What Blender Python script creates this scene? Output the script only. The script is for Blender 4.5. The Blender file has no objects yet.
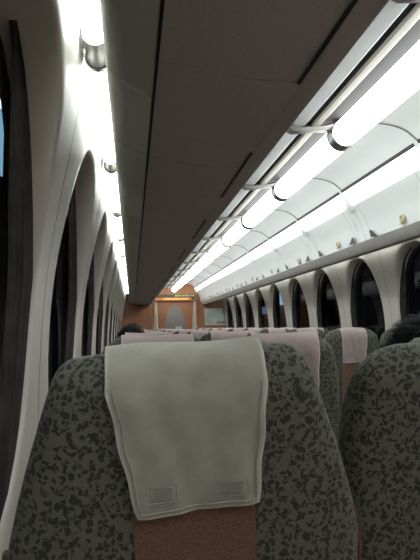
import bpy, bmesh, math, random
from mathutils import Vector, Matrix, noise
random.seed(4)
EYE = 1.20; XC = 1.10; END = 12.4; BACK = -1.57; F = 481.0
SC = bpy.context.scene; COL = SC.collection

# ------------------------------------------------------------ materials
def mat(name, base=(.5,.5,.5), rough=.6, metal=0, emit=None, es=0, spec=.5):
    m = bpy.data.materials.new(name); m.use_nodes = True
    b = m.node_tree.nodes['Principled BSDF']
    b.inputs['Base Color'].default_value = (*base, 1); b.inputs['Roughness'].default_value = rough
    b.inputs['Metallic'].default_value = metal; b.inputs['Specular IOR Level'].default_value = spec
    if emit:
        b.inputs['Emission Color'].default_value = (*emit, 1); b.inputs['Emission Strength'].default_value = es
    return m
def noisy(name, c1, c2, scale, rough=.6, bump=0, detail=4, metal=0, spec=.5, stretch=(1,1,1)):
    m = mat(name, c1, rough, metal, spec=spec); nt = m.node_tree; N = nt.nodes; L = nt.links; b = N['Principled BSDF']
    tc = N.new('ShaderNodeTexCoord'); mp = N.new('ShaderNodeMapping'); mp.inputs['Scale'].default_value = stretch
    L.new(tc.outputs['Object'], mp.inputs['Vector'])
    n = N.new('ShaderNodeTexNoise'); n.inputs['Scale'].default_value = scale; n.inputs['Detail'].default_value = detail
    L.new(mp.outputs[0], n.inputs['Vector'])
    r = N.new('ShaderNodeValToRGB'); r.color_ramp.elements[0].position = .3; r.color_ramp.elements[1].position = .7
    r.color_ramp.elements[0].color = (*c1, 1); r.color_ramp.elements[1].color = (*c2, 1)
    L.new(n.outputs['Fac'], r.inputs[0]); L.new(r.outputs[0], b.inputs['Base Color'])
    if bump:
        bp = N.new('ShaderNodeBump'); bp.inputs['Strength'].default_value = bump; bp.inputs['Distance'].default_value = .002
        L.new(n.outputs['Fac'], bp.inputs['Height']); L.new(bp.outputs[0], b.inputs['Normal'])
    return m
def leopard(name):
    m = mat(name, rough=.95, spec=.15); nt = m.node_tree; N = nt.nodes; L = nt.links; b = N['Principled BSDF']
    tc = N.new('ShaderNodeTexCoord')
    n = N.new('ShaderNodeTexNoise'); n.inputs['Scale'].default_value = 48; n.inputs['Detail'].default_value = 2
    L.new(tc.outputs['Object'], n.inputs['Vector'])
    mx = N.new('ShaderNodeMix'); mx.data_type = 'VECTOR'; mx.inputs['Factor'].default_value = .026
    L.new(tc.outputs['Object'], mx.inputs[4]); L.new(n.outputs['Color'], mx.inputs[5])
    v = N.new('ShaderNodeTexVoronoi'); v.inputs['Scale'].default_value = 108
    L.new(mx.outputs[1], v.inputs['Vector'])
    r = N.new('ShaderNodeValToRGB'); e = r.color_ramp.elements                 # rosettes: dark ring, softer core
    e[0].position = 0; e[0].color = (.75,.75,.75,1)
    e[1].position = 1; e[1].color = (0,0,0,1)
    for p, c in ((.15,.9), (.25,1), (.42,.95), (.56,0)):
        q = e.new(p); q.color = (c,c,c,1)
    L.new(v.outputs['Distance'], r.inputs[0])
    n2 = N.new('ShaderNodeTexNoise'); n2.inputs['Scale'].default_value = 85; n2.inputs['Detail'].default_value = 1
    L.new(tc.outputs['Object'], n2.inputs['Vector'])
    r2 = N.new('ShaderNodeValToRGB'); r2.color_ramp.elements[0].position = .28; r2.color_ramp.elements[1].position = .42
    L.new(n2.outputs['Fac'], r2.inputs[0])
    mul = N.new('ShaderNodeMath'); mul.operation = 'MULTIPLY'
    L.new(r.outputs[0], mul.inputs[0]); L.new(r2.outputs[0], mul.inputs[1])
    c = N.new('ShaderNodeMix'); c.data_type = 'RGBA'
    c.inputs[6].default_value = (.165,.172,.138,1); c.inputs[7].default_value = (.044,.050,.039,1)
    L.new(mul.outputs[0], c.inputs[0])
    fn = N.new('ShaderNodeTexNoise'); fn.inputs['Scale'].default_value = 900
    L.new(tc.outputs['Object'], fn.inputs['Vector'])
    c2 = N.new('ShaderNodeMix'); c2.data_type = 'RGBA'; c2.blend_type = 'MULTIPLY'; c2.inputs[0].default_value = .5
    L.new(c.outputs[2], c2.inputs[6]); L.new(fn.outputs['Color'], c2.inputs[7])
    L.new(c2.outputs[2], b.inputs['Base Color'])
    b.inputs['Sheen Weight'].default_value = .12; b.inputs['Sheen Roughness'].default_value = .5
    return m
def cloth(name, c1, c2):
    m = noisy(name, c1, c2, 26, .95, spec=.1); nt = m.node_tree; N = nt.nodes; L = nt.links; b = N['Principled BSDF']
    tc = N.new('ShaderNodeTexCoord'); outs = []
    for d in ('X', 'Z'):
        w = N.new('ShaderNodeTexWave'); w.bands_direction = d; w.inputs['Scale'].default_value = 260; w.inputs['Distortion'].default_value = 1.5
        L.new(tc.outputs['Object'], w.inputs['Vector']); outs.append(w)
    a = N.new('ShaderNodeMath'); a.operation = 'ADD'
    L.new(outs[0].outputs['Fac'], a.inputs[0]); L.new(outs[1].outputs['Fac'], a.inputs[1])
    bp = N.new('ShaderNodeBump'); bp.inputs['Strength'].default_value = .25; bp.inputs['Distance'].default_value = .001
    L.new(a.outputs[0], bp.inputs['Height']); L.new(bp.outputs[0], b.inputs['Normal'])
    return m
def glass():
    m = bpy.data.materials.new('window_glass'); m.use_nodes = True; nt = m.node_tree; N = nt.nodes; L = nt.links; N.clear()
    o = N.new('ShaderNodeOutputMaterial'); t = N.new('ShaderNodeBsdfTransparent'); t.inputs[0].default_value = (.75,.8,.85,1)
    g = N.new('ShaderNodeBsdfGlossy'); g.inputs['Roughness'].default_value = .03
    fr = N.new('ShaderNodeFresnel'); ge = N.new('ShaderNodeNewGeometry'); mi = N.new('ShaderNodeMath'); mi.operation = 'MULTIPLY_ADD'; mi.inputs[1].default_value = 1/1.3-1.3; mi.inputs[2].default_value = 1.3
    L.new(ge.outputs['Backfacing'], mi.inputs[0]); L.new(mi.outputs[0], fr.inputs['IOR'])
    x = N.new('ShaderNodeMixShader'); L.new(fr.outputs[0], x.inputs[0]); L.new(t.outputs[0], x.inputs[1]); L.new(g.outputs[0], x.inputs[2])
    L.new(x.outputs[0], o.inputs[0]); return m
M = dict(
 wall = noisy('cream_wall_panel', (.46,.435,.39), (.50,.47,.425), 6, .38),
 under_grey = noisy('pale_green_grey_panel', (.46,.47,.42), (.50,.51,.46), 5, .5),
 under_brown = noisy('speckled_taupe_panel', (.38,.34,.335), (.52,.47,.46), 420, .75, detail=2, spec=.2),
 white = noisy('white_painted_panel', (.70,.73,.72), (.74,.77,.76), 4, .35),
 ceil = mat('ceiling_white', (.6,.62,.6), .5),
 alu = noisy('brushed_aluminium', (.52,.52,.5), (.6,.6,.58), 60, .35, metal=.6, stretch=(1,.05,1)),
 greym = mat('warm_grey_metal', (.24,.23,.22), .45, .3),
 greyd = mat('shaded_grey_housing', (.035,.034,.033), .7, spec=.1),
 lipg = noisy('warm_grey_lip', (.27,.26,.245), (.31,.30,.28), 12, .5),
 beige = mat('beige_rail', (.50,.47,.41), .5),
 chrome = mat('chrome_ring', (.30,.30,.31), .25, .8),
 black = mat('black_gap', (.012,.012,.012), .7),
 blackp = mat('black_plastic', (.03,.028,.03), .5),
 tube = mat('tube_glow', (.9,.9,.9), .4, emit=(.96,1.0,.99), es=8.0),
 cove = mat('cove_tube_glow', (.9,.9,.9), .4, emit=(.93,1.0,1.0), es=11.0),
 strip = mat('lit_rack_opening', (.9,.9,.9), .4, emit=(.96,1,.99), es=1.6),
 wood = noisy('reddish_wood_laminate', (.33,.135,.060), (.40,.175,.085), 9, .5, detail=6, stretch=(1,1,.25)),
 pillar = noisy('beige_end_pillar', (.50,.44,.33), (.55,.49,.38), 8, .5),
 fabric = leopard('leopard_print_moquette'),
 brownfab = noisy('brown_woven_fabric', (.26,.15,.10), (.42,.27,.19), 300, .95, bump=.4, detail=2, spec=.1),
 browntrim = noisy('brown_plastic_trim', (.10,.035,.022), (.13,.05,.03), 20, .5),
 cover = cloth('white_headrest_cloth', (.60,.60,.535), (.74,.74,.67)),
 coverp = cloth('pinkish_headrest_cloth', (.66,.55,.54), (.72,.61,.59)),
 thread = mat('seam_thread', (.36,.36,.31), .9),
 cap = noisy('aged_brass_lock', (.50,.42,.22), (.60,.52,.33), 40, .45, metal=.3),
 plate = mat('pale_grey_label', (.42,.44,.45), .6),
 floor = noisy('grey_beige_floor', (.30,.26,.23), (.38,.33,.29), 220, .95),  # pale tone chosen so the unseen floor bounces light onto the rack undersides
 curtain = noisy('dark_grey_curtain', (.022,.020,.020), (.050,.046,.042), 14, .85, spec=.2),
 glass = glass(),
 hair = noisy('black_hair', (.006,.006,.008), (.012,.013,.016), 90, .75, detail=3, spec=.12),
 skin = mat('skin', (.52,.33,.24), .6), coat = noisy('dark_coat', (.02,.022,.03), (.035,.037,.045), 60, .9),
 trouser = mat('charcoal_trousers', (.03,.03,.035), .9),
 map = None,
 led_g = mat('green_led', (.1,.2,.05), .5, emit=(.55,.75,.25), es=.75),
 led_o = mat('orange_led', (.3,.1,.02), .5, emit=(1,.42,.12), es=1.5),
 ledbg = mat('dark_display', (.06,.065,.04), .4),
 blue = mat('blue_lit_panel', (.1,.2,.3), .5, emit=(.36,.72,.95), es=.65),
 blued = mat('dim_blue_lit_panel', (.05,.07,.1), .5, emit=(.3,.45,.7), es=.25),
 blue2 = mat('white_lit_panel', (.1,.2,.3), .5, emit=(.75,.9,1.0), es=2),
 night = mat('dark_facade', (.02,.022,.028), .9),
 eye = mat('eye', (.03,.02,.02), .2),
)
M['map'] = noisy('pale_route_map_print', (.30,.40,.36), (.56,.60,.50), 7, .5, detail=5)

# ------------------------------------------------------------ helpers
def obj(name, bm, m, parent=None, smooth=False, kind=None):
    me = bpy.data.meshes.new(name); bmesh.ops.recalc_face_normals(bm, faces=bm.faces[:]); bm.to_mesh(me); bm.free()
    o = bpy.data.objects.new(name, me); COL.objects.link(o)
    for x in (m if isinstance(m, (list, tuple)) else [m]): me.materials.append(x)
    if smooth:
        for p in me.polygons: p.use_smooth = True
        try: me.set_sharp_from_angle(angle=math.radians(42))
        except Exception: pass
    if parent: o.parent = parent
    if kind: o['kind'] = kind
    return o
def empty(name, label, cat, loc=(0,0,0), group=None):
    o = bpy.data.objects.new(name, None); COL.objects.link(o); o.location = loc; o.empty_display_size = .1
    tag(o, label, cat, group); return o
def tag(o, label, cat, group=None):
    o['label'] = label; o['category'] = cat
    if group: o['group'] = group
    return o
def copy_tree(o, parent=None):
    c = o.copy(); COL.objects.link(c)
    if parent: c.parent = parent
    for ch in list(o.children): copy_tree(ch, c)
    return c
def quadgrid(bm, P, closeu=False, closev=False):
    """P[i][j] -> Vector grid"""
    V = [[bm.verts.new(p) for p in row] for row in P]
    ni = len(V); nj = len(V[0])
    for i in range(ni if closeu else ni-1):
        for j in range(nj if closev else nj-1):
            try: bm.faces.new((V[i][j], V[(i+1)%ni][j], V[(i+1)%ni][(j+1)%nj], V[i][(j+1)%nj]))
            except ValueError: pass
    return V
def box(bm, x0,x1,y0,y1,z0,z1, bev=0):
    r = bmesh.ops.create_cube(bm, size=1)
    for v in r['verts']:
        v.co = Vector((x0+(v.co.x+.5)*(x1-x0), y0+(v.co.y+.5)*(y1-y0), z0+(v.co.z+.5)*(z1-z0)))
    if bev:
        es = list({e for v in r['verts'] for e in v.link_edges})
        bmesh.ops.bevel(bm, geom=es, offset=bev, segments=2, affect='EDGES', profile=.5)
def prism(bm, pts, y0, y1):
    """closed polygon (x,z) extruded along y"""
    a = [bm.verts.new((x,y0,z)) for x,z in pts]; b = [bm.verts.new((x,y1,z)) for x,z in pts]; n = len(pts)
    bm.faces.new(a); bm.faces.new(b[::-1])
    for i in range(n): bm.faces.new((a[i], b[i], b[(i+1)%n], a[(i+1)%n]))
def ribbon(pts, t):
    """polyline (x,z) thickened to a closed polygon of thickness t (offset to the left normal)"""
    out = []
    for i,(x,z) in enumerate(pts):
        x0,z0 = pts[max(i-1,0)]; x1,z1 = pts[min(i+1,len(pts)-1)]
        dx,dz = x1-x0, z1-z0; l = math.hypot(dx,dz) or 1
        out.append((x - dz/l*t, z + dx/l*t))
    return list(pts) + out[::-1]
def tubepath(bm, pts, r, n=16, caps=True):
    rings = []
    for i,p in enumerate(pts):
        p = Vector(p); d = (Vector(pts[min(i+1,len(pts)-1)]) - Vector(pts[max(i-1,0)])).normalized()
        u = d.orthogonal().normalized() if i == 0 else (u - d*u.dot(d)).normalized()
        w = d.cross(u); rr = r[i] if isinstance(r,(list,tuple)) else r
        rings.append([p + (u*math.cos(2*math.pi*k/n) + w*math.sin(2*math.pi*k/n))*rr for k in range(n)])
    V = quadgrid(bm, rings, closev=True)
    if caps: bm.faces.new(V[0][::-1]); bm.faces.new(V[-1])
def interp(tab, x):
    if x <= tab[0][0]: return tab[0][1]
    for (a,b),(c,d) in zip(tab, tab[1:]):
        if x <= c:
            t = (x-a)/(c-a); return b+(d-b)*t
    return tab[-1][1]
def sm(tab, x, w=.05):
    return sum(interp(tab, x+k*w/2) for k in (-2,-1,0,1,2))/5

# ------------------------------------------------------------ the shell
WTAB = [(-1.2,1.31),(-.6,1.36),(-.1,1.358),(.15,1.345),(.4,1.305),(.69,1.25),(.84,1.25),(1.2,1.22)]
def ws(H): return sm(WTAB, H, .1)
WC = [n + .93 for n in range(-2, 12)]; SW = .36; HC = .04; SU = .645; SL = .46; GLASS = 1.40
WCR = [n + .70 for n in range(-2, 13)]; RO = -.045
def XW(side, s): return XC + side*s + (RO if side > 0 else 0)      # x on a side wall
def WCS(side): return WC if side < 0 else WCR
def oval(a, k=1.0, kk=0):
    c, s = math.cos(a), math.sin(a)
    e = .82 if s > 0 else .9
    y = (SW-kk)*math.copysign(abs(c)**e, c); h = (SU-kk)*abs(s)**e if s > 0 else -(SL-kk)*abs(s)**e
    return y, HC + h
NA = 72
def wall_side2(side, name):
    bm = bmesh.new(); h0, h1 = -EYE, 1.16
    for c in WCS(side):
        # boundary samples: walk the rectangle, match each to the oval by angle in a warped space
        B = []
        nh, ny = 30, 14
        for i in range(nh): B.append((.499, h0+(h1-h0)*i/nh))
        for i in range(ny): B.append((.499-.998*i/ny, h1))
        for i in range(nh): B.append((-.499, h1-(h1-h0)*i/nh))
        for i in range(ny): B.append((-.499+.998*i/ny, h0))
        n = len(B)
        def inner(b, kk=0):
            y, h = b; u = y/.499; v = (h-HC)/((h1-HC) if h > HC else (HC-h0))
            a = math.atan2(v, u); return oval(a, 1, kk)
        def X(h, d=0): return XW(side, ws(h)+d)
        G = []
        for t in (1,.8,.6,.42,.28,.16,.07):
            row = []
            for b in B:
                oy, oh = inner(b, -.012); yy = oy+(b[0]-oy)*t; hh = oh+(b[1]-oh)*t
                row.append(Vector((X(hh), c+yy, EYE+hh)))
            G.append(row)
        for d, kk in ((0,-.012),(.005,-.004),(.014,0)):
            G.append([Vector((X(inner(b,kk)[1], d), c+inner(b,kk)[0], EYE+inner(b,kk)[1])) for b in B])
        G.append([Vector((XW(side,GLASS+.012), c+inner(b,.01)[0], EYE+inner(b,.01)[1])) for b in B])
        quadgrid(bm, G, closev=True)
    bmesh.ops.remove_doubles(bm, verts=bm.verts[:], dist=.0005)
    o = obj(name, bm, M['wall'], smooth=True, kind='structure'); return o
wall_side2(-1, 'wall_left'); wall_side2(1, 'wall_right')
tn = 0
def trim(name, bm, m, smooth=False):
    return obj(name, bm, m, smooth=smooth, kind='structure')
# panel joints on the pillars
for side in (-1, 1):
    bm = bmesh.new()
    for c in WCS(side):
        y = c+.5
        hs = [-1.19 + 2.34*i/40 for i in range(41)]
        for w, dd in ((.0035, .001),):
            quadgrid(bm, [[Vector((XW(side,ws(h)-dd), y+o, EYE+h)) for h in hs] for o in (-w/2, w/2)])
    trim('trim_%d' % (1 if side < 0 else 2), bm, M['blackp'])
bm = bmesh.new(); box(bm, XC-1.6, XC+1.6, BACK, END+.1, -.05, 0); obj('floor', bm, M['floor'], kind='structure')
bm = bmesh.new(); box(bm, XC-1.5, XC+1.5, BACK, END+.1, EYE+1.15, EYE+1.2); obj('ceiling', bm, M['ceil'], kind='structure')
bm = bmesh.new(); box(bm, XC-1.6, XC+1.6, BACK-.05, BACK, 0, EYE+1.2); obj('wall_back', bm, M['wood'], kind='structure')
for side, nm in ((-1,'baseboard_left'),(1,'baseboard_right')):
    bm = bmesh.new(); x = XC+side*1.30; box(bm, min(x,x-side*.02), max(x,x-side*.02), BACK, END, 0, .12); obj(nm, bm, M['greym'], kind='structure')

# windows: one structure object each (glass pane + dark rubber gasket)
def window(side, c, n):
    bm = bmesh.new(); x = XW(side,GLASS)
    ring = [bm.verts.new((x, c+oval(2*math.pi*k/NA,1,.004)[0], EYE+oval(2*math.pi*k/NA,1,.004)[1])) for k in range(NA)]
    bm.faces.new(ring)
    w = obj('window_%d' % n, bm, M['glass'], kind='structure')
    bm = bmesh.new(); G = []
    for d, kk in ((0,.005),(-.012,.008),(-.012,.022),(0,.026)):
        G.append([Vector((XW(side,GLASS+d-.001), c+oval(2*math.pi*k/NA,1,kk)[0], EYE+oval(2*math.pi*k/NA,1,kk)[1])) for k in range(NA)])
    quadgrid(bm, G, closev=True)
    obj('gasket', bm, M['blackp'], w, smooth=True)
    return w
wn = 1
for side in (-1, 1):
    for c in WCS(side):
        window(side, c, wn); wn += 1

# curtains gathered at the far edge of every window
ORD = ['first','second','third','fourth','fifth','sixth','seventh','eighth','ninth','tenth','eleventh','twelfth','thirteenth','fourteenth','fifteenth']
def curtain(side, c, lab, near=.13):
    bm = bmesh.new(); G = []
    nf = 60
    for i in range(nf+1):
        t = i/nf; row = []
        for j in range(19):
            v = j/18
            hh = (HC-SL+.012) + (SU+SL-.026)*v
            q = (hh-HC)/SU if hh > HC else (HC-hh)/SL
            ee = .82 if hh > HC else .9; ymax = (SW-.010)*max(0,(1-min(q,1)**(2/ee)))**(ee/2)
            pull = .03*math.exp(-((v-.35)/.18)**2)
            yn = min(near+pull, ymax-.006); yy = c + yn+(ymax-yn)*t
            f = .006*math.cos(t*math.pi*2*7.5 + .5*math.sin(v*3)) + .003*math.cos(t*math.pi*2*17+1)
            row.append(Vector((XW(side,max(1.354,ws(hh)+.010)+f), yy, EYE+hh)))
        G.append(row)
    quadgrid(bm, G); o = obj('curtain', bm, M['curtain'], smooth=True)
    tag(o, lab, 'curtain', 'curtains at the left windows' if side < 0 else 'curtains at the right windows')
for i, c in enumerate(WC[2:]):
    curtain(-1, c, 'dark grey pleated curtain at the %s oval window ahead, left wall' % ORD[i])
for i, c in enumerate(WCR[4:-1]):
    curtain(1, c, 'dark curtain at the far edge of the %s oval window ahead, right wall' % ORD[i+2], near=.25)

# ------------------------------------------------------------ end wall
def arch(cx, hw, h0, top, n=24, p=.62):
    L = []
    for i in range(n+1):
        t = i/n; a = math.pi*t
        L.append((cx + hw*math.cos(a)*1.0, h0 + (top-h0)*math.sin(a)**p))
    return L
bm = bmesh.new(); box(bm, XC-1.5, XC+1.5, END, END+.06, 0, EYE+1.2); obj('wall_far', bm, M['wood'], kind='structure')
DC = 1.10
d = bpy.data.objects.new('door_1', None); COL.objects.link(d); d['kind'] = 'structure'; d.location = (DC, END-.02, 0)
bm = bmesh.new(); box(bm, -.40,.40,0,.018,.0,EYE+.62); obj('door_leaf', bm, M['wood'], d)
def archpts(hw, top, h0, n=30):
    pts = []
    for i in range(n+1):
        t = i/n; a = math.pi*t
        pts.append((hw*math.cos(a), h0+(top-h0)*math.sin(a)**.62))
    return pts
bm = bmesh.new(); pts = archpts(.285, EYE+.565, .35); prism(bm, pts, -.008, 0)
obj('door_glass', bm, mat('end_door_glass', (.30,.28,.27), .15, .2), d)
bm = bmesh.new(); a = archpts(.30, EYE+.585, .33); b = archpts(.28, EYE+.56, .36)
quadgrid(bm, [[Vector((x,-.01,z)) for x,z in a],[Vector((x,-.018,z)) for x,z in a],[Vector((x,-.018,z)) for x,z in b],[Vector((x,-.006,z)) for x,z in b]])
obj('glass_surround', bm, M['greym'], d)
bm = bmesh.new(); box(bm, .0,.17,-.016,-.01,EYE-.10,EYE+.02); obj('door_notice', bm, mat('pale_notice', (.55,.58,.62), .5), d)
bm = bmesh.new(); box(bm, -.27,.1,-.014,-.0085,.5,EYE+.30)
pale = obj('door_glass_reflection', bm, mat('pale_vestibule_panel', (.45,.46,.45), .4), d)
bpy.data.objects.remove(pale)
for sx, k in ((-1,3),(1,4)):
    bm = bmesh.new(); cx = DC+sx*.51
    P = []
    for h, w in ((0,.10),(.6,.095),(EYE,.075),(EYE+.35,.055),(EYE+.66,.042)):
        P.append([Vector((cx-w,END,h)),Vector((cx-w*.5,END-.045,h)),Vector((cx+w*.5,END-.045,h)),Vector((cx+w,END,h))])
    quadgrid(bm, P); trim('trim_%d' % k, bm, M['pillar'], True)
s = empty('information_display', 'long header display with green and orange lit lines above the far door', 'display', (DC, END-.002, EYE+.735))
bm = bmesh.new()
prism(bm, [(-.54,-.06),(.54,-.06),(.60,.0),(.54,.10),(-.54,.10),(-.60,.0)], -.07, -.001); obj('housing', bm, M['wood'], s)
bm = bmesh.new(); box(bm, -.50,.52,-.078,-.071,.035,.105); obj('upper_screen', bm, M['ledbg'], s)
bm = bmesh.new(); box(bm, -.50,.42,-.078,-.071,-.045,.02); obj('lower_screen', bm, mat('amber_display', (.35,.12,.04), .4, emit=(1,.36,.10), es=.22), s)
bm = bmesh.new(); x = .0
while x < .46:
    w = random.uniform(.02,.045)
    box(bm, x, x+w*.35, -.083,-.079,.05,.092); box(bm, x, x+w, -.083,-.079,.075+random.uniform(-.02,.01),.087); x += w+.018
obj('green_lit_marks', bm, M['led_g'], s)
bm = bmesh.new(); x = -.30
while x < .30:
    w = random.uniform(.02,.05)
    box(bm, x, x+w, -.083,-.079,-.012+random.uniform(-.012,.0),.006); box(bm, x+w*.3, x+w*.6, -.083,-.079,-.034,.008); x += w+.014
obj('orange_lit_marks', bm, M['led_o'], s)
bm = bmesh.new(); tubepath(bm, [(.44,-.07,.015),(.44,-.10,.015)], .035, 16); obj('sensor', bm, M['blackp'], s, True)
mp = empty('framed_map', 'pale green framed map on the far wall right of the door', 'map', (2.17, END-.002, EYE+.255))
bm = bmesh.new()
for q in ((-.30,.30,.195,.22),(-.30,.30,-.22,-.195),(-.30,-.275,-.195,.195),(.275,.30,-.195,.195)): box(bm, q[0],q[1],-.025,0,q[2],q[3])
obj('frame', bm, M['alu'], mp)
bm = bmesh.new(); box(bm, -.275,.275,-.012,-.001,-.195,.195); obj('map_print', bm, M['map'], mp)
bm = bmesh.new(); box(bm, .02,.24,-.016,-.0125,-.17,-.12); obj('map_legend', bm, mat('map_ink', (.25,.18,.13), .6), mp)

# ------------------------------------------------------------ overhead rack sections (profile in s,H)
def cat(pts, n=6):
    out = []
    for i in range(len(pts)-1):
        p0 = Vector(pts[max(i-1,0)]); p1 = Vector(pts[i]); p2 = Vector(pts[i+1]); p3 = Vector(pts[min(i+2,len(pts)-1)])
        for k in range(n):
            t = k/n
            q = .5*((2*p1)+(p2-p0)*t+(2*p0-5*p1+4*p2-p3)*t*t+(3*p1-p0-3*p2+p3)*t**3); out.append((q.x,q.y))
    out.append(tuple(pts[-1])); return out
BROWN = cat([(.70,.572),(.82,.574),(.94,.585),(1.04,.603)])
GREY = cat([(1.05,.605),(1.09,.622),(1.13,.642),(1.158,.668),(1.170,.71),(1.165,.78),(1.14,.86)], 5)
FACE = cat([(.630,.64),(.620,.69),(.592,.78),(.525,.90)], 5)      # s measured from the car centre
STRIPP = [(.515,.915),(.462,1.01)]
UPPER = cat([(.452,1.03),(.38,1.085),(.28,1.115),(.10,1.125)], 5)
RP = []  # pitch phase
def mirror(pts, side): return [(side*s, EYE+h) for s,h in pts]
def ext(name, pts, y0, y1, m, parent, side, t=.012, flip=False, smooth=True, gap=.003):
    bm = bmesh.new(); prism(bm, mirror(ribbon(pts, t if not flip else -t), side), y0+gap, y1-gap)
    return obj(name, bm, m, parent, smooth=smooth)
def on_face(t):       # point on FACE by fraction
    i = t*(len(FACE)-1); k = min(int(i), len(FACE)-2); f = i-k
    a, b = FACE[k], FACE[k+1]; return (a[0]+(b[0]-a[0])*f, a[1]+(b[1]-a[1])*f)
def make_section(side, label):
    """one metre of rack; local y 0..1 = from the tab plane (phase .72)"""
    r = empty('overhead_rack', label, 'luggage rack')
    BROWN, GREY = globals()['BROWN'], globals()['GREY']
    if side > 0:      # the aisle-block rack is shallower
        BROWN = [(.70+(s-.70)*.45, h) for s, h in BROWN]; GREY = [(.855+(s-1.05)*.9, .605+(h-.605)*.6) for s, h in GREY]
    q = lambda y: (y-.72) % 1.0
    # taupe underside in two panels + slot, local joints at phases .10 and .50
    for a, b in ((0,.38),(.38,.78),(.78,1.0)):
        ext('underside_panel', BROWN, a, b, M['under_brown'], r, side, gap=.0022 if b-a > .3 else .0022)
    ext('underside_slat', [(.708,.5685),(.716,.5685)], 0, .38, M['black'], r, side, .003, True, False)
    ext('underside_slat', [(.708,.5685),(.716,.5685)], .83, 1.0, M['black'], r, side, .003, True, False)
    ext('wall_side_panel', GREY, 0, .56, M['under_grey'], r, side); ext('wall_side_panel', GREY, .56, 1.0, M['under_grey'], r, side)
    ext('seam_channel', [(BROWN[-1][0]-.004,.611),(GREY[0][0]+.004,.614)], 0, 1, M['black'], r, side, .006, gap=0)
    LIP = cat([(.70,.571),(.662,.567),(.650,.570),(.645,.585),(.645,.603)], 4) if side < 0 else cat([(.72,.569),(.685,.562),(.668,.566),(.645,.60),(.630,.636)], 4)
    ext('lip', LIP, 0, 1, M['under_brown'] if side < 0 else M['lipg'], r, side, .006, True, gap=0)
    ext('face_panel', FACE, 0, 1, M['white'], r, side, .012, True, gap=.002)
    ext('rack_light_diffuser', STRIPP, 0, 1, M['strip'], r, side, .01, True, gap=.0)
    ext('upper_rail', [(.463,1.012),(.450,1.032)], 0, 1, M['blackp'], r, side, .014, True, gap=0)
    ext('upper_panel', UPPER, 0, 1, M['white'], r, side, .01, True, gap=.0035)
    # rib (curved dark joint) and the white tab at the section joint
    ext('panel_rib', [(s,h-.004) for s,h in UPPER], -.003, .003, M['greym'], r, side, .005, gap=0)
    bm = bmesh.new()
    G = []
    for (s,h,w) in ((.432,1.035,.012),(.455,1.005,.018),(.490,.950,.030),(.520,.895,.048),(.545,.86,.050)):
        G.append([Vector((side*(s-.014),-w,EYE+h)),Vector((side*(s-.020),0,EYE+h)),Vector((side*(s-.014),w,EYE+h))])
    V = quadgrid(bm, G); bmesh.ops.solidify(bm, geom=bm.faces[:], thickness=-.008)
    obj('joint_tab', bm, M['white'], r, True)
    # hatch between the two black wedges, lock, label plates (phases .52-.80 wedges, .10 lock)
    y = -.20
    def patch(y0, y1, t0, t1, off, m, nm, tri=None):
        bm = bmesh.new(); G = []
        for i in range(5):
            t = t0+(t1-t0)*i/4; s,h = on_face(t)
            a, b = y0, y1
            if tri: a = y0 + (y1-y0)*(tri[0]*i/4); b = y1 + (y0-y1)*(tri[1]*i/4)
            G.append([Vector((side*(s-off), a, EYE+h)), Vector((side*(s-off), b, EYE+h))])
        quadgrid(bm, G); return obj(nm, bm, m, r)
    patch(-.105,-.102,.02,.95,.0145,M['greym'],'hatch_joint'); patch(.145,.148,.02,.95,.0145,M['greym'],'hatch_joint')
    patch(-.205,-.110,.03,.36,.017,M['blackp'],'hook_slot',(.75,0)); patch(.155,.265,.05,.34,.017,M['blackp'],'hook_slot',(0,.75))
    patch(.07,.078,.45,.75,.0145,M['plate'],'hatch_mark')
    bm = bmesh.new(); s_, h_ = on_face(.30)
    G = []
    for rr, o in ((.001,.020),(.020,.020),(.026,.016),(.028,.010)):
        G.append([Vector((side*(s_-o-.3*rr*math.sin(a)*.4), .46+rr*1.15*math.cos(a), EYE+h_+rr*1.1*math.sin(a))) for a in [2*math.pi*k/20 for k in range(20)]])
    quadgrid(bm, G, closev=True); lk = obj('round_lock', bm, M['cap'], r, True)
    bm = bmesh.new(); box(bm, side*(s_-.024)-.002, side*(s_-.024)+.002, .452,.468, EYE+h_+.002, EYE+h_+.02); obj('lock_slot', bm, M['greym'], lk)
    patch(.42,.455,.12,.17,.0145,M['plate'],'seat_plate'); patch(.47,.505,.12,.17,.0145,M['plate'],'seat_plate')
    return r
NS = 14
for side, nm in ((-1,'left'),(1,'right')):
    proto = None
    for i in range(NS):
        ph = (-.34 if side < 0 else -.60) + i - 1 + (0 if side < 0 else 0)
        lab = 'overhead rack section on the %s, %s from the camera' % (nm, ORD[i])
        lab = lab if side > 0 else 'taupe underside of %s' % lab
        if i == 0: proto = make_section(side, lab); o = proto
        else: o = copy_tree(proto); o['label'] = lab
        o['group'] = 'overhead rack sections on the %s' % nm
        o.location = (XC + (.04 if side > 0 else 0), ph, 0)

# cove tubes by the window wall
def cove_tube(side, lab):
    r = empty('cove_light', lab, 'light', group='cove tubes along the %s wall' % ('left' if side < 0 else 'right'))
    bm = bmesh.new(); tubepath(bm, [(0,.02,0),(0,.87,0)], .034, 16); obj('tube', bm, M['cove'], r, True)
    for y in (0,):
        bm = bmesh.new(); tubepath(bm, [(0,y-.14,0),(0,y-.135,0),(0,y+.02,0),(0,y+.03,0)], [.026,.033,.033,.026], 16); obj('end_cap', bm, M['alu'], r, True)
        bm = bmesh.new(); tubepath(bm, [(0,y-.008,0),(0,y+.008,0)], .040, 16); obj('clamp_ring', bm, M['chrome'], r, True)
        bm = bmesh.new(); box(bm, min(0,side*.05), max(0,side*.05), y-.012,y+.012,.025,.045); obj('bracket', bm, M['alu'], r)
    return r
for side, nm in ((-1,'left'),(1,'right')):
    for i in range(13):
        lab = 'glowing white cove tube above the %s windows, %s counting from the camera' % (nm, ORD[i])
        if i == 0: p = cove_tube(side, lab); o = p
        else: o = copy_tree(p); o['label'] = lab
        o.location = (XW(side,1.205), -1.55+i, EYE+.83)

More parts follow.
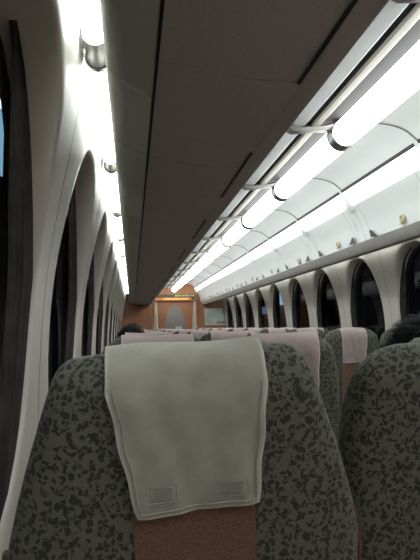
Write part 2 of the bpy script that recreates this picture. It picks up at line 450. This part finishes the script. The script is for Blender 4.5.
# centre ceiling lights
def central(lab):
    r = empty('ceiling_tube_light', lab, 'light', group='tube lights along the ceiling')
    R = .066
    bm = bmesh.new()
    tubepath(bm, [(0,.035,0),(0,.965,0)], R, 24); obj('tube', bm, M['tube'], r, True)
    bm = bmesh.new()
    prof = [(-.036,R-.012),(-.034,R+.004),(.024,R+.010),(.034,R+.004),(.036,R-.012)]
    G = [[Vector((rr*math.cos(a), y, rr*math.sin(a))) for a in [2*math.pi*k/28 for k in range(28)]] for y, rr in prof]
    V = quadgrid(bm, G, closev=True); bm.faces.new(V[0]); bm.faces.new(V[-1]); obj('clamp_ring', bm, M['chrome'], r, True)
    bm = bmesh.new(); G = []
    for (x,z,w) in ((-.31,.045,.055),(-.27,.020,.040),(-.22,.020,.026),(-.16,.030,.022),(-.10,.035,.026),(-.05,.045,.034)):
        G.append([Vector((x,-w,z)),Vector((x,-w*.6,z-.018)),Vector((x,w*.6,z-.018)),Vector((x,w,z)),Vector((x,0,z+.02))])
    V = quadgrid(bm, G, closev=True); bm.faces.new(V[0]); bm.faces.new(V[-1]); obj('bracket_arm', bm, M['greym'], r, True)
    return r
TX, TH = 1.06, .96
for i in range(14):
    lab = 'white ceiling tube light, %s in the line counting from the camera' % ORD[i]
    if i == 0: p = central(lab); o = p
    else: o = copy_tree(p); o['label'] = lab
    o.location = (TX, -1.77+i, EYE+TH)
def rail(n, x0,x1,h0,h1,m,bev=.004):
    bm = bmesh.new(); box(bm, x0,x1,BACK,END,EYE+h0,EYE+h1,bev); trim('trim_%d' % n, bm, m)
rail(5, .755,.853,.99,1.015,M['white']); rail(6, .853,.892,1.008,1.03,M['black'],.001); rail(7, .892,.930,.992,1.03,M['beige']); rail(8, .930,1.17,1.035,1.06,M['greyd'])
rail(9, .55,.75,1.08,1.10,M['black'])

# ------------------------------------------------------------ seats
def make_seat_parts(root, recline, wtab, depth=.055, roll=0, topz=1.170, extra=None):
    pz = .40
    T = Matrix.Translation((0,0,pz)) @ Matrix.Rotation(roll, 4, 'Y') @ Matrix.Rotation(recline, 4, 'X') @ Matrix.Translation((0,0,-pz))
    NC = 40; bm = bmesh.new(); G = []
    zs = [.36,.42,.5,.58,.66,.74,.82,.88,.94,.99,1.03,1.06,1.085,1.105,1.12,1.135,1.146,1.155,1.162,1.167,1.170]
    for z in zs:
        w = interp(wtab, z)
        u = max(0, (z-1.095)/.075); dd = depth*(1-.75*u**2.2) if u > 0 else depth
        row = []
        for k in range(NC):
            a = 2*math.pi*k/NC; c, s = math.cos(a), math.sin(a)
            x = w*math.copysign(abs(c)**.42, c); y = dd*math.copysign(abs(s)**.55, s)
            if s > 0: y += .015*math.exp(-((z-.62)/.12)**2)   # lumbar bulge to the front
            row.append(T @ Vector((x, y, z + (topz-1.170))))
        G.append(row)
    V = quadgrid(bm, G, closev=True); bm.faces.new(V[0]); bm.faces.new(V[-1])
    o = obj('backrest', bm, M['fabric'], root, smooth=False)
    for p in o.data.polygons: p.use_smooth = True
    # piping along the outline
    return T
def slab_back(root, T, pts, off, depth, m, name, thick=.004):
    """flat-ish polygon strip on the rear face: pts rows [(xl,xr,z)]"""
    bm = bmesh.new(); G = []
    for xl, xr, z in pts:
        G.append([T @ Vector((xl+(xr-xl)*i/8, -depth-off, z)) for i in range(9)])
    quadgrid(bm, G); bmesh.ops.solidify(bm, geom=bm.faces[:], thickness=thick)
    return obj(name, bm, m, root)
WT = [(.36,.225),(.60,.238),(.85,.241),(.95,.240),(1.03,.232),(1.085,.218),(1.12,.204),(1.146,.180),(1.160,.160),(1.167,.135),(1.170,.095)]
WTF = [(.36,.25),(.60,.27),(.74,.298),(.84,.302),(.92,.283),(1.0,.260),(1.085,.232),(1.12,.220),(1.138,.213),(1.150,.206),(1.160,.195),(1.167,.178),(1.170,.13)]
def make_seat(name, label, recline=math.radians(6), wt=WT, roll=0, topz=1.170, pan=(-.098,.098)):
    r = empty(name, label, 'seat')
    T = make_seat_parts(r, recline, wt, roll=roll, topz=topz)
    slab_back(r, T, [(pan[0],pan[1],z) for z in (.50,.6,.7,.8,.9,1.0,1.04)], .0012, .055, M['brownfab'], 'back_panel', -.004)
    # hinge-side trims
    for sx in (-1, 1):
        bm = bmesh.new(); w = interp(wt, .7)
        G = []
        for z in (.42,.55,.7,.80,.86):
            ww = interp(wt, z)+.001; g = .024*(1 if z < .84 else .4)
            G.append([T @ Vector((sx*(ww-.002), -g, z)), T @ Vector((sx*(ww+.008), -g*.6, z)), T @ Vector((sx*(ww+.008), g*.6, z)), T @ Vector((sx*(ww-.002), g, z))])
        V = quadgrid(bm, G, closev=True); bm.faces.new(V[0]); bm.faces.new(V[-1]); obj('side_trim', bm, M['browntrim'], r, True)
    bm = bmesh.new(); box(bm, -.200,.200,.02,.50,.30,.44,.03); obj('seat_cushion', bm, M['fabric'], r, True)
    for sx in (-1, 1):
        bm = bmesh.new(); box(bm, sx*.218-.014, sx*.218+.014, .06,.42,.34,.60,.008); box(bm, sx*.218-.017, sx*.218+.017, .03,.44,.60,.625,.008)
        obj('armrest', bm, M['browntrim'], r, True)
    bm = bmesh.new(); box(bm, -.17,.17,.10,.42,0,.30,.01); obj('pedestal', bm, M['greym'], r)
    return r, T
def make_cover(label, T, top, bot, zt=1.172, m=None, wav=.003, patches=False, seed=0):
    """cloth over the top: rear drop, over, short front drop. top=(xl,xr) bot=(xl,xr,zl,zr)"""
    m = m or M['coverp']; bm = bmesh.new(); G = []; D = .055
    path = []
    nrear = 22
    for i in range(nrear+1):
        t = i/nrear; path.append(('r', t))
    for a in (20,45,70,90,110,135,160): path.append(('o', math.radians(a)))
    for i in range(1, 9): path.append(('f', i/8))
    NX = 30
    for kind, t in path:
        row = []
        for j in range(NX+1):
            u = j/NX
            if kind == 'r':
                xl = bot[0]+(top[0]-bot[0])*t**.9; xr = bot[1]+(top[1]-bot[1])*t
                zb = bot[2]+(bot[3]-bot[2])*u; z = zb+(1.125-zb)*t
                uu = max(0,(z-1.095)/.075); dd = D*(1-.75*uu**2.2)
                y = -(dd+.0085) - wav*(1-t)*(1+math.sin(u*9+seed)) - .0015*math.sin(u*23+t*5+seed)
                x = xl+(xr-xl)*u + .0015*math.sin(t*14+seed)*(1 if u > .5 else -1)
            elif kind == 'o':
                x = top[0]+(top[1]-top[0])*u; uu = .4
                y = -math.cos(t)*.0560; z = 1.125+math.sin(t)*(zt+.004-1.125+.0025*math.sin(u*7+seed))
                # sag to the seat edge
            else:
                x = top[0]+(top[1]-top[0])*u; y = .060+.003*math.sin(u*6); z = 1.125-.22*t
            row.append(T @ Vector((x, y, z)))
        G.append(row)
    quadgrid(bm, G); bmesh.ops.solidify(bm, geom=bm.faces[:], thickness=.0015)
    o = obj('headrest_cover', bm, m, smooth=False)
    for p in o.data.polygons: p.use_smooth = True
    # stitched hem lines on the rear
    def surf(u, t):
        xl = bot[0]+(top[0]-bot[0])*t**.9; xr = bot[1]+(top[1]-bot[1])*t
        zb = bot[2]+(bot[3]-bot[2])*u; z = zb+(1.125-zb)*t; uu = max(0,(z-1.095)/.075); dd = D*(1-.75*uu**2.2)
        y = -(dd+.0085) - wav*(1-t)*(1+math.sin(u*9+seed)) - .0015*math.sin(u*23+t*5+seed)
        return T @ Vector((xl+(xr-xl)*u + .0015*math.sin(t*14+seed)*(1 if u > .5 else -1), y-.0025, z))
    if patches:
        bm = bmesh.new()
        for path_ in ([(.045,t/24) for t in range(1,25)], [(.955,t/24) for t in range(1,25)], [(.045+.91*k/24,.045) for k in range(25)]):
            tubepath(bm, [surf(u,t) for u,t in path_], .0012, 5)
        obj('hem_stitching', bm, M['thread'], o)
        for u0,u1,t0,t1 in ((.12,.34,.12,.25),(.62,.88,.10,.22)):
            bm = bmesh.new(); loop = [(u0,t0),(u1,t0),(u1,t1),(u0,t1),(u0,t0)]; pts = []
            for a,b in zip(loop, loop[1:]):
                for k in range(6): pts.append((a[0]+(b[0]-a[0])*k/6, a[1]+(b[1]-a[1])*k/6))
            pts.append(loop[-1]); tubepath(bm, [surf(u,t) for u,t in pts], .0006, 5); obj('stitched_square', bm, M['thread'], o)
            bm = bmesh.new(); quadgrid(bm, [[surf(u0+(u1-u0)*(.15+.7*i/6), t0+(t1-t0)*(.15+.7*j/4)) + Vector((0,.0008,0)) for j in range(5)] for i in range(7)])
            obj('fastener_patch', bm, mat('cloth_patch', (.27,.28,.25), .95), o)
    return o
# front row
RF = math.radians(9); rollF = math.radians(-2.6)
s1, T1 = make_seat('train_seat', 'large reclined green leopard-print seat back directly in front, under white cloth', RF, WTF, rollF, 1.174, (-.095,.102))
s1.location = (.120, .935, 0)
c1 = make_cover('', T1, (-.128,.128), (-.088,.107,.925,.930), m=M['cover'], patches=True, wav=.004, zt=1.183)
tag(c1, 'big off-white stitched cloth draped over the seat back directly in front', 'headrest cover'); c1.location = s1.location
s2, T2 = make_seat('train_seat', 'green leopard-print seat at the right edge, dark-haired passenger in it', math.radians(6), [(a, b*1.12) for a, b in WT], 0, 1.166)
s2.location = (.668, .97, 0)
c2 = make_cover('', T2, (-.10,.10), (-.095,.095,.875,.875), m=M['cover'], wav=.002)
tag(c2, 'pale cloth over the seat back at the right edge of the front row', 'headrest cover'); c2.location = s2.location
# repeats
proto, TP = make_seat('train_seat', '', math.radians(6))
pc = make_cover('', TP, (-.135,.14), (-.125,.13,.865,.87), seed=2)
pcr = make_cover('', TP, (-.105,.105), (-.095,.095,.915,.92), seed=5)
first = [True]; usedr = []
def place(x, y, lab, clab, g, cg):
    if first[0]: s_, c_ = proto, pc; first[0] = False
    elif x < XC: s_, c_ = copy_tree(proto), copy_tree(pc)
    else:
        s_ = copy_tree(proto); c_ = copy_tree(pcr) if usedr else pcr; usedr.append(1)
    s_.location = (x, y, 0); c_.location = (x, y, 0)
    s_['label'] = lab; s_['category'] = 'seat'; s_['group'] = g
    tag(c_, clab, 'headrest cover', cg)
for n in range(1, 11):
    for x, nm in ((.095,'window'),(.600,'aisle')):
        place(x, .975+n, 'green leopard-print %s seat left of the aisle, %s row ahead' % (nm, ORD[n]),
              'pinkish white cover on the left block %s seat, %s row from the camera' % (nm, ORD[n]), 'seats left of the aisle', 'covers left of the aisle')
for n in range(1, 12):
    for x, nm in ((1.69,'aisle'),(2.165,'window')):
        place(x, .635+n, 'green leopard-print %s seat right of the aisle, %s row ahead' % (nm, ORD[n]),
              'pinkish white cover on the right block %s seat, %s row from the camera' % (nm, ORD[n]), 'seats right of the aisle', 'covers right of the aisle')

# ------------------------------------------------------------ passengers
def person(label, loc, seed, top):
    random.seed(seed)
    r = empty('person', label, 'person', loc)
    J = {'pel':((0,.14,.53),.135),'sp':((0,.10,.68),.125),'ch':((0,.085,.84),.14),'nb':((0,.08,.945),.075),'nk':((0,.09,.99),.050),'hd':((0,.105,top-.125),.062)}
    E = [('pel','sp'),('sp','ch'),('ch','nb'),('nb','nk'),('nk','hd')]
    for s, q in ((-1,'l'),(1,'r')):
        J.update({'sh'+q:((s*.155,.085,.885),.06),'el'+q:((s*.185,.15,.66),.042),'wr'+q:((s*.13,.36,.585),.027),'pa'+q:((s*.115,.42,.575),.028),
                  'hp'+q:((s*.09,.18,.50),.09),'kn'+q:((s*.10,.54,.50),.062),'an'+q:((s*.10,.57,.10),.042),'to'+q:((s*.10,.70,.04),.035)})
        E += [('ch','sh'+q),('sh'+q,'el'+q),('el'+q,'wr'+q),('wr'+q,'pa'+q),('pel','hp'+q),('hp'+q,'kn'+q),('kn'+q,'an'+q),('an'+q,'to'+q)]
        for f,(dx,dl) in enumerate(((-.024,.050),(-.008,.058),(.008,.054),(.022,.042))):
            J['f%s%da'%(q,f)] = ((s*(.115)+dx,.455,.578),.009); J['f%s%db'%(q,f)] = ((s*.115+dx,.455+dl*.6,.575),.008); J['f%s%dc'%(q,f)] = ((s*.115+dx,.455+dl,.560),.007)
            E += [('pa'+q,'f%s%da'%(q,f)),('f%s%da'%(q,f),'f%s%db'%(q,f)),('f%s%db'%(q,f),'f%s%dc'%(q,f))]
        J['t'+q+'a'] = ((s*.115-s*.034,.425,.575),.010); J['t'+q+'b'] = ((s*.115-s*.045,.455,.568),.008)
        E += [('pa'+q,'t'+q+'a'),('t'+q+'a','t'+q+'b')]
    names = list(J); me = bpy.data.meshes.new('body')
    me.from_pydata([J[k][0] for k in names], [(names.index(a),names.index(b)) for a,b in E], [])
    o = bpy.data.objects.new('body', me); COL.objects.link(o)
    sk = o.modifiers.new('s','SKIN'); ss = o.modifiers.new('u','SUBSURF'); ss.levels = ss.render_levels = 2
    for i,k in enumerate(names):
        rr = J[k][1]; me.skin_vertices[0].data[i].radius = (rr, rr); 
    me.skin_vertices[0].data[0].use_root = True
    dg = bpy.context.evaluated_depsgraph_get(); ev = o.evaluated_get(dg); m2 = bpy.data.meshes.new_from_object(ev)
    bpy.data.objects.remove(o)
    bm = bmesh.new(); bm.from_mesh(m2)
    # head: one ellipsoid with nose, brow, chin, ears
    hc = Vector((0,.11,top-.125))
    q = bmesh.ops.create_icosphere(bm, subdivisions=4, radius=1)
    for v in q['verts']:
        c = v.co.copy(); x,y,z = c
        p = Vector((x*.076, y*.096, z*.120))
        if z < 0: p.x *= 1-.28*z*z; p.y += .012*(-z) if y > 0 else .03*(-z)
        if y > .7 and abs(x) < .22 and -.35 < z < .15: p.y += .022*(1-abs(x)/.22)*(1-(z+.2)**2)   # nose
        if y > .6 and abs(abs(x)-.38) < .2 and abs(z-.08) < .15: p.y -= .008                   # sockets
        if y > .7 and abs(x) < .3 and abs(z+.52) < .06: p.y += .005                              # lips
        v.co = hc + p
    for sx in (-1,1):
        q = bmesh.ops.create_icosphere(bm, subdivisions=2, radius=1)
        for v in q['verts']: v.co = hc + Vector((sx*.078+v.co.x*.010, .0+v.co.y*.020, -.01+v.co.z*.032))
    for f in bm.faces:
        c = f.calc_center_median()
        f.material_index = 0 if (c.z > .965 or (c.y > .37 and .53 < c.z < .62 and abs(c.x) < .17)) and True else (2 if c.z < .56 else 1)
        if c.y > .37 and c.z < .545: f.material_index = 2
    o = obj('body', bm, [M['skin'], M['coat'], M['trouser']], r)
    for p in o.data.polygons: p.use_smooth = True
    for sx in (-1,1):
        bm = bmesh.new(); bmesh.ops.create_icosphere(bm, subdivisions=2, radius=.011)
        for v in bm.verts: v.co += hc+Vector((sx*.029,.083,.010))
        obj('eye', bm, M['eye'], r, True)
    # hair: cap plus locks
    bm = bmesh.new(); q = bmesh.ops.create_icosphere(bm, subdivisions=4, radius=1); kill = []
    for v in q['verts']:
        c = v.co.copy(); nn = noise.noise(c*3+Vector((seed,0,0)))
        if (c.y > .35 and c.z < .42) or c.z < -.62: kill.append(v)
        v.co = hc + Vector((c.x*.089, c.y*.106-.004, c.z*.130))*(1+.05*nn)
    bmesh.ops.delete(bm, geom=kill, context='VERTS')
    for i in range(1500):
        while True:
            c = Vector((random.gauss(0,1),random.gauss(0,1),random.gauss(0,1))).normalized()
            if not ((c.y > .3 and c.z < .4) or c.z < -.6): break
        p = hc + Vector((c.x*.089,c.y*.106-.004,c.z*.130))*1.01
        crown = Vector((.15,-.45,.9)).normalized()
        d = (c-crown); d = (d - c*d.dot(c)); d = (d.normalized() if d.length > .01 else Vector((1,0,0))) + Vector((random.uniform(-.4,.4),random.uniform(-.4,.4),random.uniform(-.3,.1)))
        d = (d + c*.25).normalized(); L_ = random.uniform(.022,.045); sd = d.cross(c).normalized()*random.uniform(.0008,.0022)
        a = p; b = p+d*L_*.55+c*.004; e = p+d*L_-c*.003
        va = [bm.verts.new(k) for k in (a-sd, a+sd, b+sd*.8, b-sd*.8, e)]
        bm.faces.new(va[:4]); bm.faces.new((va[3],va[2],va[4]))
    obj('hair', bm, M['hair'], r)
    # collar
    bm = bmesh.new(); G = []
    for rr, z in ((.070,.955),(.064,.985),(.058,1.0),(.054,.985)):
        G.append([Vector((rr*math.cos(a)*1.05, .088+rr*math.sin(a), z+.006*math.sin(a*2))) for a in [2*math.pi*k/24 for k in range(24)]])
    quadgrid(bm, G, closev=True); obj('coat_collar', bm, M['coat'], r, True)
    return r
person('black-haired passenger in dark coat sitting in the seat at the right edge', (.70,.975,0), 3, 1.212)
person('black-haired passenger far ahead by the left wall, only hair above the covers', (-.005,2.90,0), 9, 1.216)

# ------------------------------------------------------------ night outside
def facade(x, y0, y1, z0, z1, lab, panels):
    r = empty('trackside_building', lab, 'building', (x, (y0+y1)/2, 0)); yc = (y0+y1)/2; sg = 1 if x > 0 else -1
    bm = bmesh.new(); box(bm, 0 if sg > 0 else -.6, .6 if sg > 0 else 0, y0-yc, y1-yc, z0, z1); obj('wall', bm, M['night'], r)
    for (a,b,c,d_,m) in panels:
        bm = bmesh.new(); box(bm, -sg*.05-.02, -sg*.05+.02, a-yc, b-yc, c, d_); obj('lit_window', bm, M[m], r)
    return r
facade(-4, 11.5, 16.5, 0, 9, 'dark building with a tall blue-lit window outside the nearest left window', [(13.4,15.25,5.9,7.85,'blue'),(13.9,15.3,7.95,8.15,'blue2')])
facade(9, 20, 34, 0, 4.5, 'dark trackside building with narrow blue lit windows outside the right windows', [(27.8,28.4,2.45,3.2,'blue'),(31.5,32.5,2.0,2.5,'blued')])

# ------------------------------------------------------------ world, lights, camera
w = bpy.data.worlds.new('night'); SC.world = w; w.use_nodes = True
w.node_tree.nodes['Background'].inputs[0].default_value = (.03,.032,.04,1); w.node_tree.nodes['Background'].inputs[1].default_value = .06
VPX, VPY = 132.0, 328.0
cy = Vector((VPX-210, -(VPY-280), -F)).normalized()        # world +Y seen from the camera
up = Vector((0,1,0)); cz = (up - cy*up.dot(cy)).normalized(); cx = cy.cross(cz)
R = Matrix((cx, cy, cz))                                   # rows: world axes in camera space -> camera-to-world
cam = bpy.data.cameras.new('camera'); co = bpy.data.objects.new('camera', cam); COL.objects.link(co)
cam.sensor_fit = 'HORIZONTAL'; cam.sensor_width = 36; cam.lens = F/420*36; cam.clip_start = .02; cam.clip_end = 200
co.matrix_world = Matrix.Translation((0,0,EYE)) @ R.to_4x4()
SC.camera = co
SC.view_settings.view_transform = 'Standard'; SC.view_settings.look = 'None'; SC.view_settings.exposure = 0.3; SC.view_settings.gamma = 1
